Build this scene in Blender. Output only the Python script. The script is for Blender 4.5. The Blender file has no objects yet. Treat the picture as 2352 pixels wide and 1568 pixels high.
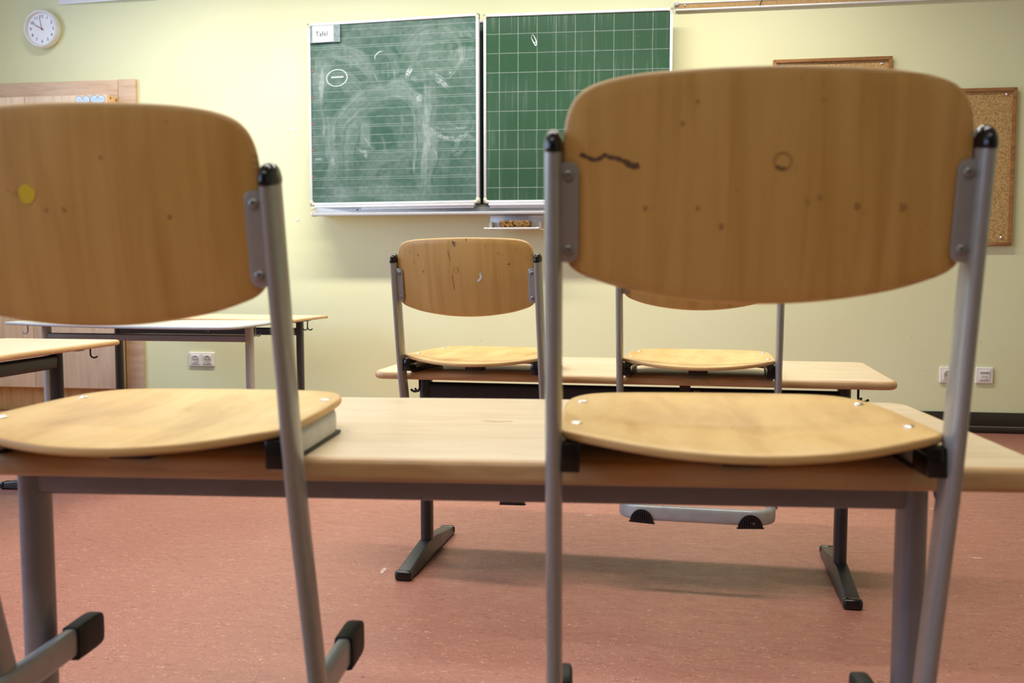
import bpy, bmesh, math, random
import numpy as np
from mathutils import Vector, Matrix, noise as mnoise
random.seed(4)
C = bpy.context.scene.collection
PI = math.pi

# ------------------------------------------------------------------ colour / material helpers
def lin(r, g, b):
    def f(c):
        c /= 255.0
        return c / 12.92 if c <= 0.04045 else ((c + 0.055) / 1.055) ** 2.4
    return (f(r), f(g), f(b), 1.0)

class NT:
    def __init__(s, name):
        s.m = bpy.data.materials.new(name); s.m.use_nodes = True
        s.t = s.m.node_tree; s.n = s.t.nodes; s.l = s.t.links
        s.b = s.n['Principled BSDF']
    def node(s, typ, **kw):
        n = s.n.new(typ)
        for k, v in kw.items(): setattr(n, k, v)
        return n
    def link(s, a, b): s.l.new(a, b)
    def val(s, sock, v):
        if hasattr(v, 'is_output') or isinstance(v, bpy.types.NodeSocket): s.l.new(v, sock)
        else: sock.default_value = v
    def math(s, op, a, b=0.0, c=0.0, clamp=False):
        n = s.node('ShaderNodeMath', operation=op); n.use_clamp = clamp
        s.val(n.inputs[0], a); s.val(n.inputs[1], b); s.val(n.inputs[2], c)
        return n.outputs[0]
    def mix(s, f, a, b, blend='MIX'):
        n = s.node('ShaderNodeMix', data_type='RGBA', blend_type=blend)
        s.val(n.inputs[0], f); s.val(n.inputs[6], a); s.val(n.inputs[7], b)
        return n.outputs[2]
    def coord(s, scale=(1, 1, 1), rnd=False, rot=(0, 0, 0)):
        tc = s.node('ShaderNodeTexCoord')
        mp = s.node('ShaderNodeMapping'); mp.inputs['Scale'].default_value = scale
        mp.inputs['Rotation'].default_value = rot
        if rnd:
            oi = s.node('ShaderNodeObjectInfo')
            sc = s.node('ShaderNodeVectorMath', operation='SCALE'); sc.inputs[0].default_value = (7.3, 3.1, 5.7)
            s.l.new(oi.outputs['Random'], sc.inputs['Scale'])
            ad = s.node('ShaderNodeVectorMath', operation='ADD')
            s.l.new(tc.outputs['Object'], ad.inputs[0]); s.l.new(sc.outputs[0], ad.inputs[1])
            s.l.new(ad.outputs[0], mp.inputs['Vector'])
        else:
            s.l.new(tc.outputs['Object'], mp.inputs['Vector'])
        return mp.outputs[0]
    def noise(s, vec, scale, detail=3, rough=.5, dist=0.0):
        n = s.node('ShaderNodeTexNoise'); s.l.new(vec, n.inputs['Vector'])
        n.inputs['Scale'].default_value = scale; n.inputs['Detail'].default_value = detail
        n.inputs['Roughness'].default_value = rough; n.inputs['Distortion'].default_value = dist
        return n.outputs['Fac']
    def ramp(s, fac, stops):
        n = s.node('ShaderNodeValToRGB'); s.l.new(fac, n.inputs[0])
        e = n.color_ramp.elements
        while len(e) < len(stops): e.new(0.5)
        for i, (p, c) in enumerate(stops):
            e[i].position = p; e[i].color = c if len(c) == 4 else (*c, 1)
        return n.outputs[0]
    def rng(s, v, a, b, c=0.0, d=1.0):
        n = s.node('ShaderNodeMapRange'); s.val(n.inputs[0], v)
        for i, x in enumerate((a, b, c, d)): n.inputs[i + 1].default_value = x
        return n.outputs[0]
    def done(s, col=None, rough=None, metal=None, spec=None, coat=None, coat_rough=.15, bump=None, bstr=.2, bdist=.002):
        if col is not None: s.val(s.b.inputs['Base Color'], col)
        if rough is not None: s.val(s.b.inputs['Roughness'], rough)
        if metal is not None: s.b.inputs['Metallic'].default_value = metal
        if spec is not None: s.b.inputs['Specular IOR Level'].default_value = spec
        if coat is not None:
            s.b.inputs['Coat Weight'].default_value = coat; s.b.inputs['Coat Roughness'].default_value = coat_rough
        if bump is not None:
            bn = s.node('ShaderNodeBump'); bn.inputs['Strength'].default_value = bstr; bn.inputs['Distance'].default_value = bdist
            s.l.new(bump, bn.inputs['Height']); s.l.new(bn.outputs[0], s.b.inputs['Normal'])
        return s.m

def simple(name, col, rough=.45, metal=0.0, spec=.5, mott=0.06, scale=30, coat=None):
    t = NT(name); v = t.coord()
    f = t.noise(v, scale, 4)
    c2 = tuple(max(0, x * (1 - mott * 3)) for x in col[:3]) + (1,)
    c = t.mix(t.rng(f, .35, .7), col, c2)
    return t.done(c, rough, metal, spec, coat)

def wood(name, base, dark, light, scale, rot=(0, 0, 0), rough=.38, coat=.25, streak=1.0):
    """veneer: stretched grain, broad cathedral figure and fine pores"""
    t = NT(name)
    v = t.coord(scale, True, rot)
    a = t.noise(v, 6, 4, .55, .6)
    b = t.noise(v, 24, 5, .6, .2)
    c = t.ramp(a, [(.28, dark), (.5, base), (.75, light)])
    v2 = t.coord((1, 1, 1), True)
    cl = t.noise(v2, 7, 3)
    c = t.mix(t.math('MULTIPLY', t.rng(b, .45, .72), .28 * streak), c, dark)
    c = t.mix(t.math('MULTIPLY', t.rng(cl, .5, .75), .25), c, dark)
    sp = t.noise(v2, 55, 2)
    c = t.mix(t.math('MULTIPLY', t.rng(sp, .70, .78), .35), c, tuple(x * .35 for x in dark[:3]) + (1,))
    return t.done(c, t.rng(b, .3, .7, rough - .05, rough + .08), 0, .5, coat, .2)

M = {}
M['back_wood'] = wood('beech_ply_upright', lin(208, 163, 86), lin(192, 146, 70), lin(215, 173, 98), (6, 1.2, .45), streak=.3)
M['seat_wood'] = wood('beech_ply_seat', lin(224, 184, 108), lin(196, 150, 78), lin(234, 200, 132), (2.6, .7, 1), (0, 0, .5), streak=.8)
M['ply_edge'] = wood('plywood_edge', lin(216, 174, 108), lin(164, 120, 66), lin(230, 192, 130), (2, 2, 200), rough=.5, coat=0)
M['laminate'] = wood('beech_laminate', lin(230, 210, 172), lin(220, 196, 154), lin(236, 219, 186), (.8, 9, 1), rough=.36, coat=.3, streak=.5)
M['desk_edge'] = wood('solid_beech_edge', lin(202, 164, 112), lin(176, 133, 82), lin(216, 180, 128), (.8, 6, 6), rough=.4, coat=.2, streak=.6)
M['grey_top'] = simple('pale_grey_laminate', lin(196, 203, 184), .34, mott=.02)
M['grey_edge'] = simple('grey_table_edge', lin(184, 186, 184), .3, mott=.03)
M['underside'] = simple('dark_backing', lin(44, 40, 38), .6)
M['chair_metal'] = simple('grey_powder_coat', lin(160, 160, 152), .27, .3, .6, .02, 60)
M['base_metal'] = simple('pale_grey_powder_coat', lin(176, 178, 174), .32, .2, .5, .05, 40)
M['desk_grey'] = simple('mid_grey_powder_coat', lin(146, 140, 138), .38, .15, .5, .03, 60)
M['leg_pale'] = simple('pale_leg_coat', lin(176, 174, 168), .38, .1, .5, .03, 60)
M['desk_black'] = simple('anthracite_powder_coat', lin(52, 48, 48), .36, .1, .5, .05, 60)
M['black_plastic'] = simple('black_plastic', lin(14, 13, 14), .16, 0, .5, .02)
M['rubber'] = simple('black_rubber', lin(30, 29, 28), .55, 0, .4, .08)
M['dark_rubber'] = simple('brown_black_rubber', lin(48, 34, 28), .6, 0, .4, .08)
M['chrome'] = simple('bright_rivet_steel', lin(225, 222, 214), .2, .9, .5, .02)
M['alu'] = simple('brushed_aluminium', lin(228, 228, 228), .4, .3, .5, .03, 80)
M['alu_dull'] = simple('dull_aluminium', lin(186, 185, 182), .45, .2, .5, .03, 80)
M['cream_plastic'] = simple('cream_corner_plastic', lin(212, 210, 188), .45, 0, .5, .03)
M['white_plastic'] = simple('white_plastic', lin(238, 234, 224), .32, 0, .5, .02)
M['clock_rim'] = simple('white_clock_rim', lin(236, 236, 232), .3, 0, .5, .02)
M['clock_face'] = simple('clock_face_white', lin(248, 248, 250), .4, 0, .5, .01)
M['ink'] = simple('grey_numeral_ink', lin(88, 90, 104), .5)
M['black_ink'] = simple('black_print', lin(40, 38, 38), .6)
M['red_hand'] = simple('red_hand', lin(190, 40, 60), .4)
M['blue_hand'] = simple('slate_hand', lin(92, 104, 132), .4)
M['dark_hand'] = simple('dark_hand', lin(84, 52, 66), .4)
M['paper'] = simple('white_paper', lin(238, 238, 238), .7, 0, .3, .01)
M['blue_paper'] = simple('pale_blue_paper', lin(206, 228, 240), .7, 0, .3, .01)
M['heart_line'] = simple('heart_outline', lin(96, 110, 130), .7)
M['heart_ink'] = simple('faint_heart_ink', lin(164, 196, 212), .7)
M['tape'] = simple('clear_tape', lin(150, 168, 160), .22, .2, .6, .12, 60)
M['cab_wood'] = wood('maple_panel', lin(226, 200, 170), lin(212, 182, 150), lin(232, 210, 182), (6, 2, .5), rough=.45, coat=.1, streak=.5)
M['cab_edge'] = wood('pine_side', lin(222, 178, 116), lin(196, 148, 84), lin(232, 192, 134), (6, 3, .6), rough=.5, coat=0, streak=.6)
M['frame_maple'] = wood('maple_frame', lin(212, 182, 152), lin(194, 160, 128), lin(222, 196, 168), (.7, 3, 5), rough=.45, coat=.1, streak=.5)
M['cork_frame'] = wood('brown_wood_frame', lin(164, 116, 66), lin(132, 86, 44), lin(182, 134, 80), (1.4, 8, 8), rough=.45, coat=.1)
M['hole'] = simple('dark_hole', lin(30, 26, 24), .8)
M['socket_recess'] = simple('socket_recess_plastic', lin(206, 200, 188), .4)  # slightly darker plastic for the outlet rings and port recess
M['yellow'] = simple('yellow_sticker', lin(226, 198, 22), .6, mott=.02)
M['pen'] = simple('dark_pen_ink', lin(104, 78, 50), .6)
M['smudge'] = simple('brown_smudge', lin(182, 135, 74), .6)
M['scratch'] = simple('brown_scratch', lin(112, 80, 46), .6)
M['rivet_grey'] = simple('grey_rivet', lin(150, 146, 140), .35, .5)
M['chalk_white'] = simple('chalk', lin(236, 240, 236), .9, 0, .1, .04)
M['tag_brown'] = simple('brown_paper_scrap', lin(150, 116, 82), .8)
M['logo_grey'] = simple('grey_logo', lin(150, 150, 152), .5)
M['red_dot'] = simple('red_dot', lin(216, 92, 60), .5)

# wall paint: pale yellow emulsion with scuffs
t = NT('pale_yellow_wall'); v = t.coord()
n1 = t.noise(v, 1.6, 3); n2 = t.noise(v, 90, 2); n3 = t.noise(v, 26, 2, .6)
c = t.mix(t.rng(n1, .3, .7), lin(231, 232, 188), lin(226, 226, 178))
sx = t.node('ShaderNodeSeparateXYZ'); t.link(v, sx.inputs[0])
low = t.rng(sx.outputs[2], .75, .2)
spot = t.math('MULTIPLY', t.rng(n3, .735, .775), t.math('MULTIPLY', low, .5))
c = t.mix(spot, c, lin(140, 128, 88))
M['wall'] = t.done(c, .5, 0, .35, bump=n2, bstr=.08, bdist=.001)

M['ceil'] = simple('white_ceiling', lin(205, 202, 192), .8, mott=.01)
M['wall_back'] = simple('dark_back_wall', lin(150, 124, 92), .7, mott=.04, scale=4)  # unseen rear wall, coloured dark to cut light bouncing back into the room
M['skirting'] = simple('black_skirting', lin(42, 36, 32), .3, 0, .5, .08, 14)
M['skirt_line'] = simple('skirting_pale_strip', lin(128, 122, 112), .3)  # paler colour for the thin strip at the skirting's foot

# linoleum: salmon with short dark and pale flecks running across the room
t = NT('salmon_linoleum')
v = t.coord((1, 2.6, 1)); vb = t.coord()
big = t.noise(vb, 1.3, 3); med = t.noise(v, 16, 4, .6, .8)
f1 = t.noise(v, 62, 3, .55, 1.6); f2 = t.noise(t.coord((1.3, 3.4, 1), rot=(0, 0, .25)), 58, 3, .55, 1.8)
c = t.mix(t.rng(big, .3, .7), lin(161, 109, 91), lin(151, 98, 82))
c = t.mix(t.math('MULTIPLY', t.rng(med, .42, .68), .32), c, lin(140, 84, 70))
c = t.mix(t.math('MULTIPLY', t.rng(f1, .61, .69), .8), c, lin(84, 48, 42))
c = t.mix(t.math('MULTIPLY', t.rng(f2, .615, .69), .8), c, lin(216, 172, 144))
M['floor'] = t.done(c, t.rng(med, .3, .7, .33, .45), 0, .45, bump=f1, bstr=.04, bdist=.0006)

# cork
t = NT('cork'); v = t.coord()
f = t.noise(v, 130, 3, .7); g = t.noise(v, 60, 2); h = t.noise(v, 240, 2)
c = t.ramp(f, [(.3, lin(142, 108, 62)), (.5, lin(188, 152, 96)), (.72, lin(214, 182, 126))])
c = t.mix(t.math('MULTIPLY', t.rng(g, .66, .74), .7), c, lin(92, 60, 32))
c = t.mix(t.math('MULTIPLY', t.rng(h, .66, .76), .6), c, lin(226, 196, 142))
M['cork'] = t.done(c, .85, 0, .2, bump=f, bstr=.3, bdist=.001)
M['cork_plain'] = simple('smooth_cork_strip', lin(196, 160, 106), .8, mott=.1, scale=90)

# sponge
t = NT('sponge'); v = t.coord()
f = t.noise(v, 75, 3, .6); g = t.noise(v, 260, 2)
c = t.ramp(f, [(.38, lin(40, 26, 12)), (.45, lin(112, 82, 44)), (.6, lin(142, 108, 62)), (.75, lin(170, 138, 76))])
M['sponge'] = t.done(c, .9, 0, .1, bump=f, bstr=.8, bdist=.004)

# chalkboard steel: green, with chalk dust from the panel's own 'chalk' attribute
def board_mat(name, green, dark):
    t = NT(name); v = t.coord()
    at = t.node('ShaderNodeAttribute', attribute_name='chalk')
    n = t.noise(v, 3, 3)
    c = t.mix(t.rng(n, .3, .7), green, dark)
    c = t.mix(at.outputs['Fac'], c, lin(232, 240, 236))
    return t.done(c, .6, 0, .2)
M['board_left'] = board_mat('green_board_dusty', lin(35, 82, 61), lin(30, 75, 55))
M['board_right'] = board_mat('green_board_clean', lin(34, 77, 46), lin(30, 70, 41))
M['board_dark'] = simple('dark_green_backboard', lin(26, 54, 40), .6)

# ------------------------------------------------------------------ mesh helpers
def obj(name, bm, mats, parent=None, loc=None, rotz=0.0, smooth=35):
    bmesh.ops.recalc_face_normals(bm, faces=bm.faces[:])
    me = bpy.data.meshes.new(name); bm.to_mesh(me); bm.free()
    if not isinstance(mats, (list, tuple)): mats = [mats]
    for m in mats: me.materials.append(M[m])
    if smooth:
        me.polygons.foreach_set('use_smooth', [True] * len(me.polygons))
        me.set_sharp_from_angle(angle=math.radians(smooth))
    o = bpy.data.objects.new(name, me); C.objects.link(o)
    if parent is not None: o.parent = parent
    if loc is not None: o.location = loc
    o.rotation_euler[2] = rotz
    return o

def tag(o, label, cat, group=None):
    o['label'] = label; o['category'] = cat
    if group: o['group'] = group
    return o

def thing(name, label, cat, loc=(0, 0, 0), rotz=0.0, group=None):
    o = bpy.data.objects.new(name, None); C.objects.link(o)
    o.empty_display_size = .05
    o.location = loc; o.rotation_euler[2] = rotz
    return tag(o, label, cat, group)

def struct(name, bm, mat):
    o = obj(name, bm, mat, smooth=30); o['kind'] = 'structure'; return o

def bx(bm, lo, hi, bev=0.0, seg=2, mi=0, mat=None):
    lo = Vector(lo); hi = Vector(hi)
    r = bmesh.ops.create_cube(bm, size=1.0)
    vs = r['verts']
    for v in vs:
        v.co = Vector(((lo[i] + hi[i]) / 2 + v.co[i] * (hi[i] - lo[i])) for i in range(3))
    fs = set(f for v in vs for f in v.link_faces)
    if bev > 0:
        es = list(set(e for v in vs for e in v.link_edges))
        rb = bmesh.ops.bevel(bm, geom=es, offset=bev, segments=seg, affect='EDGES', profile=.5)
        vs = list(set(v for f in rb['faces'] for v in f.verts) | set(v for v in vs if v.is_valid))
        fs = set(f for v in vs for f in v.link_faces)
    for f in fs: f.material_index = mi
    if mat is not None:
        for v in vs: v.co = mat @ v.co
    return vs

def ellipse(a, b, n=20):
    return [(a / 2 * math.cos(2 * PI * i / n), b / 2 * math.sin(2 * PI * i / n)) for i in range(n)]

def flat_oval(wide, narrow, n=20, p=2.6):
    """superellipse section: wide along first axis"""
    out = []
    for i in range(n):
        a = 2 * PI * i / n; c, s = math.cos(a), math.sin(a)
        out.append((wide / 2 * math.copysign(abs(c) ** (2 / p), c), narrow / 2 * math.copysign(abs(s) ** (2 / p), s)))
    return out

def sweep(bm, path, N, prof, scales=None, mi=0, cap=True):
    """profile (p along N, q along t x N) carried along path"""
    path = [Vector(p) for p in path]; N = Vector(N).normalized()
    rings = []
    for i, p in enumerate(path):
        a = path[max(i - 1, 0)]; b = path[min(i + 1, len(path) - 1)]
        t = (b - a).normalized(); B = t.cross(N).normalized()
        k = scales[i] if scales else 1.0
        rings.append([bm.verts.new(p + N * (x * k) + B * (y * k)) for x, y in prof])
    n = len(prof)
    for r0, r1 in zip(rings, rings[1:]):
        for i in range(n):
            f = bm.faces.new((r0[i], r0[(i + 1) % n], r1[(i + 1) % n], r1[i])); f.material_index = mi
    if cap:
        f = bm.faces.new(rings[0][::-1]); f.material_index = mi
        f = bm.faces.new(rings[-1]); f.material_index = mi

def tube(bm, path, r, n=10, mi=0):
    """round wire along a 3-D path using parallel transport"""
    path = [Vector(p) for p in path]
    t0 = (path[1] - path[0]).normalized()
    ref = Vector((0, 0, 1)) if abs(t0.z) < .9 else Vector((1, 0, 0))
    nrm = t0.cross(ref).normalized(); rings = []
    for i, p in enumerate(path):
        t = (path[min(i + 1, len(path) - 1)] - path[max(i - 1, 0)]).normalized()
        nrm = (nrm - t * nrm.dot(t)).normalized(); b = t.cross(nrm)
        rings.append([bm.verts.new(p + (nrm * math.cos(2 * PI * k / n) + b * math.sin(2 * PI * k / n)) * r) for k in range(n)])
    for r0, r1 in zip(rings, rings[1:]):
        for i in range(n):
            bm.faces.new((r0[i], r0[(i + 1) % n], r1[(i + 1) % n], r1[i])).material_index = mi
    bm.faces.new(rings[0][::-1]).material_index = mi; bm.faces.new(rings[-1]).material_index = mi

def inset(out, d):
    n = len(out); res = []
    area = sum(out[i][0] * out[(i + 1) % n][1] - out[(i + 1) % n][0] * out[i][1] for i in range(n))
    sg = 1 if area > 0 else -1
    for i in range(n):
        ax, ay = out[i - 1]; bx_, by = out[(i + 1) % n]
        tx, ty = bx_ - ax, by - ay; l = math.hypot(tx, ty) or 1
        res.append((out[i][0] - ty / l * d * sg, out[i][1] + tx / l * d * sg))
    return res

def plate(bm, out, t0, t1, er, fmap, rings=6, eseg=4, mi=(0, 0, 0), cen=None):
    """solid plate from a 2-D outline with rounded rim; fmap(a, b, t) -> xyz. mi = (bottom, rim, top)"""
    n = len(out)
    cx = cen[0] if cen else sum(p[0] for p in out) / n; cy = cen[1] if cen else sum(p[1] for p in out) / n
    er = min(er, (t1 - t0) / 2)
    seq = []                                     # (list of pts, t, material of the band that follows)
    core = inset(out, er)
    for k in range(1, rings + 1):
        s = k / rings
        seq.append(([(cx + (x - cx) * s, cy + (y - cy) * s) for x, y in core], t0, mi[0] if k < rings else mi[1]))
    for k in range(1, eseg + 1):
        a = PI / 2 * k / eseg
        seq.append((inset(out, er * (1 - math.sin(a))), t0 + er * (1 - math.cos(a)), mi[1]))
    for k in range(0, eseg + 1):
        a = PI / 2 * k / eseg
        if k == 0 and (t1 - t0) <= 2 * er + 1e-9: continue
        seq.append((inset(out, er * (1 - math.cos(a))), t1 - er * (1 - math.sin(a)), mi[1] if k < eseg else mi[2]))
    for k in range(rings - 1, 0, -1):
        s = k / rings
        seq.append(([(cx + (x - cx) * s, cy + (y - cy) * s) for x, y in core], t1, mi[2]))
    vr = [[bm.verts.new(fmap(x, y, t)) for x, y in pts] for pts, t, _ in seq]
    for j in range(len(vr) - 1):
        for i in range(n):
            f = bm.faces.new((vr[j][i], vr[j][(i + 1) % n], vr[j + 1][(i + 1) % n], vr[j + 1][i]))
            f.material_index = seq[j][2]
    cb = bm.verts.new(fmap(cx, cy, t0)); ct = bm.verts.new(fmap(cx, cy, t1))
    for i in range(n):
        bm.faces.new((cb, vr[0][(i + 1) % n], vr[0][i])).material_index = mi[0]
        bm.faces.new((ct, vr[-1][i], vr[-1][(i + 1) % n])).material_index = mi[2]

def rrect(w, h, r, n=6, cx=0, cy=0):
    pts = []
    for sx, sy, a0 in ((1, 1, 0), (-1, 1, 90), (-1, -1, 180), (1, -1, 270)):
        for k in range(n + 1):
            a = math.radians(a0 + 90 * k / n)
            pts.append((cx + sx * (w / 2 - r) + r * math.cos(a), cy + sy * (h / 2 - r) + r * math.sin(a)))
    return densify(pts, max(w, h) / 12)

def densify(pts, step):
    out = []
    for i, p in enumerate(pts):
        q = pts[(i + 1) % len(pts)]; d = math.hypot(q[0] - p[0], q[1] - p[1]); k = max(1, int(round(d / step)))
        for j in range(k): out.append((p[0] + (q[0] - p[0]) * j / k, p[1] + (q[1] - p[1]) * j / k))
    return out

def spline(pts, per=6, closed=True):
    out = []; n = len(pts)
    rng = range(n) if closed else range(n - 1)
    for i in rng:
        g = (lambda k: pts[k % n]) if closed else (lambda k: pts[min(max(k, 0), n - 1)])
        p0, p1, p2, p3 = g(i - 1), g(i), g(i + 1), g(i + 2)
        for j in range(per):
            t = j / per
            out.append(tuple(.5 * ((2 * p1[k]) + (-p0[k] + p2[k]) * t + (2 * p0[k] - 5 * p1[k] + 4 * p2[k] - p3[k]) * t * t + (-p0[k] + 3 * p1[k] - 3 * p2[k] + p3[k]) * t ** 3) for k in range(len(p1))))
    if not closed: out.append(tuple(pts[-1]))
    return out

def lathe(bm, prof, M4, n=24, mi=0):
    """prof (r, h) revolved about local z, placed by M4"""
    rings = []
    for r, h in prof:
        if r < 1e-6: rings.append([bm.verts.new(M4 @ Vector((0, 0, h)))])
        else: rings.append([bm.verts.new(M4 @ Vector((r * math.cos(2 * PI * k / n), r * math.sin(2 * PI * k / n), h))) for k in range(n)])
    for a, b in zip(rings, rings[1:]):
        for i in range(n):
            j = (i + 1) % n
            if len(a) == 1 and len(b) == 1: continue
            if len(a) == 1: f = bm.faces.new((a[0], b[j], b[i]))
            elif len(b) == 1: f = bm.faces.new((a[i], a[j], b[0]))
            else: f = bm.faces.new((a[i], a[j], b[j], b[i]))
            f.material_index = mi

def ribbon(bm, pts, width, fmap, lift):
    """thin mark lying on a mapped surface; pts 2-D, width may be a list"""
    n = len(pts); top = []
    for i, p in enumerate(pts):
        a = pts[max(i - 1, 0)]; b = pts[min(i + 1, n - 1)]
        dx, dy = b[0] - a[0], b[1] - a[1]; l = math.hypot(dx, dy) or 1
        w = (width[i] if isinstance(width, (list, tuple)) else width) / 2
        top.append((bm.verts.new(fmap(p[0] - dy / l * w, p[1] + dx / l * w, lift)), bm.verts.new(fmap(p[0] + dy / l * w, p[1] - dx / l * w, lift))))
    for (a, b), (c, d) in zip(top, top[1:]): bm.faces.new((a, b, d, c))

def disc(bm, cx, cy, rx, ry, fmap, lift, n=24, wob=0.0):
    c = bm.verts.new(fmap(cx, cy, lift))
    vs = []
    for k in range(n):
        a = 2 * PI * k / n; w = 1 + wob * math.sin(3 * a + 1) + wob * .7 * math.sin(5 * a)
        vs.append(bm.verts.new(fmap(cx + rx * w * math.cos(a), cy + ry * w * math.sin(a), lift)))
    for k in range(n): bm.faces.new((c, vs[k], vs[(k + 1) % n]))

def text_bm(body, size, depth=.0004, align='CENTER'):
    cu = bpy.data.curves.new('text_tmp', 'FONT'); cu.body = body; cu.size = size; cu.extrude = depth
    cu.align_x = align; cu.align_y = 'CENTER'; cu.resolution_u = 3
    o = bpy.data.objects.new('text_tmp', cu); C.objects.link(o)
    dg = bpy.context.evaluated_depsgraph_get(); dg.update()
    me = bpy.data.meshes.new_from_object(o.evaluated_get(dg))
    bm = bmesh.new(); bm.from_mesh(me)
    bpy.data.meshes.remove(me); bpy.data.objects.remove(o); bpy.data.curves.remove(cu)
    return bm

def text_on_wall(bm, x, y, z, tilt=0.0, sx=1.0):
    """text (XY plane) stood up to face -Y at x, y, z"""
    m = Matrix.Translation((x, y, z)) @ Matrix.Rotation(PI / 2, 4, 'X') @ Matrix.Rotation(tilt, 4, 'Z') @ Matrix.Diagonal((sx, 1, 1, 1))
    bmesh.ops.transform(bm, matrix=m, verts=bm.verts[:]); return bm

# ------------------------------------------------------------------ camera
F_PX, PITCH, YAW, HC = 2192.2, .0761, .1563, .7958
cam = bpy.data.cameras.new('camera'); cam.sensor_width = 36; cam.lens = 36 * F_PX / 2352
cam.clip_start = .05
cam.dof.use_dof = True; cam.dof.focus_distance = 2.75; cam.dof.aperture_fstop = 6.6
co = bpy.data.objects.new('camera', cam); C.objects.link(co)
co.location = (0, 0, HC); co.rotation_euler = (PI / 2 - PITCH, 0, YAW)
bpy.context.scene.camera = co

# ------------------------------------------------------------------ room
WY = 4.906; XL, XR, YB, ZC = -4.15, 2.75, -3.2, 3.15
bm = bmesh.new(); bx(bm, (XL - .2, YB - .2, -.1), (XR + .2, WY + .2, 0)); struct('floor', bm, 'floor')
bm = bmesh.new(); bx(bm, (XL - .2, YB - .2, ZC), (XR + .2, WY + .2, ZC + .1)); struct('ceiling', bm, 'ceil')
bm = bmesh.new(); bx(bm, (XL - .2, WY, 0), (XR + .2, WY + .2, ZC)); struct('wall_front', bm, 'wall')
bm = bmesh.new(); bx(bm, (XR, YB, 0), (XR + .2, WY, ZC)); struct('wall_right', bm, 'wall')
bm = bmesh.new(); bx(bm, (XL - .2, YB - .2, 0), (XR + .2, YB, ZC)); struct('wall_back', bm, 'wall_back')
# left wall with three window openings
wins = [(-2.4, -.9), (-.2, 1.3), (2.0, 3.5)]
bm = bmesh.new()
bx(bm, (XL - .2, YB, 0), (XL, WY, .85)); bx(bm, (XL - .2, YB, 2.75), (XL, WY, ZC))
ys = [YB] + [y for w in wins for y in w] + [WY]
for a, b in zip(ys[0::2], ys[1::2]): bx(bm, (XL - .2, a, .85), (XL, b, 2.75))
struct('wall_left', bm, 'wall')
for k, (a, b) in enumerate(wins):
    bm = bmesh.new()
    for y in (a, (a + b) / 2 - .03, b - .06): bx(bm, (XL - .14, y, .85), (XL - .08, y + .06, 2.75))
    for z in (.85, 2.69): bx(bm, (XL - .14, a, z), (XL - .08, b, z + .06))
    struct('window_%d' % (k + 1), bm, 'white_plastic')
# skirting: black rubber with a slim pale line near its foot
bm = bmesh.new()
bx(bm, (-2.8, WY - .012, 0), (XR, WY, .1), .003)
o = struct('baseboard_front', bm, 'skirting')
bm = bmesh.new(); bx(bm, (-2.8, WY - .022, 0), (XR, WY - .012, .028), .006, 3); obj('cove_foot', bm, 'skirting', o)
bm = bmesh.new(); bx(bm, (-2.8, WY - .0135, .028), (XR, WY - .0121, .033)); obj('cove_line', bm, 'skirt_line', o)

# maple casing round the built-in cupboard
bm = bmesh.new(); bx(bm, (XL + .01, WY - .022, 1.66), (-2.941, WY, 1.82), .003); struct('trim_1', bm, 'frame_maple')
bm = bmesh.new(); bx(bm, (-2.939, WY - .024, 0), (-2.838, WY, 1.822), .004); struct('trim_2', bm, 'frame_maple')

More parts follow.
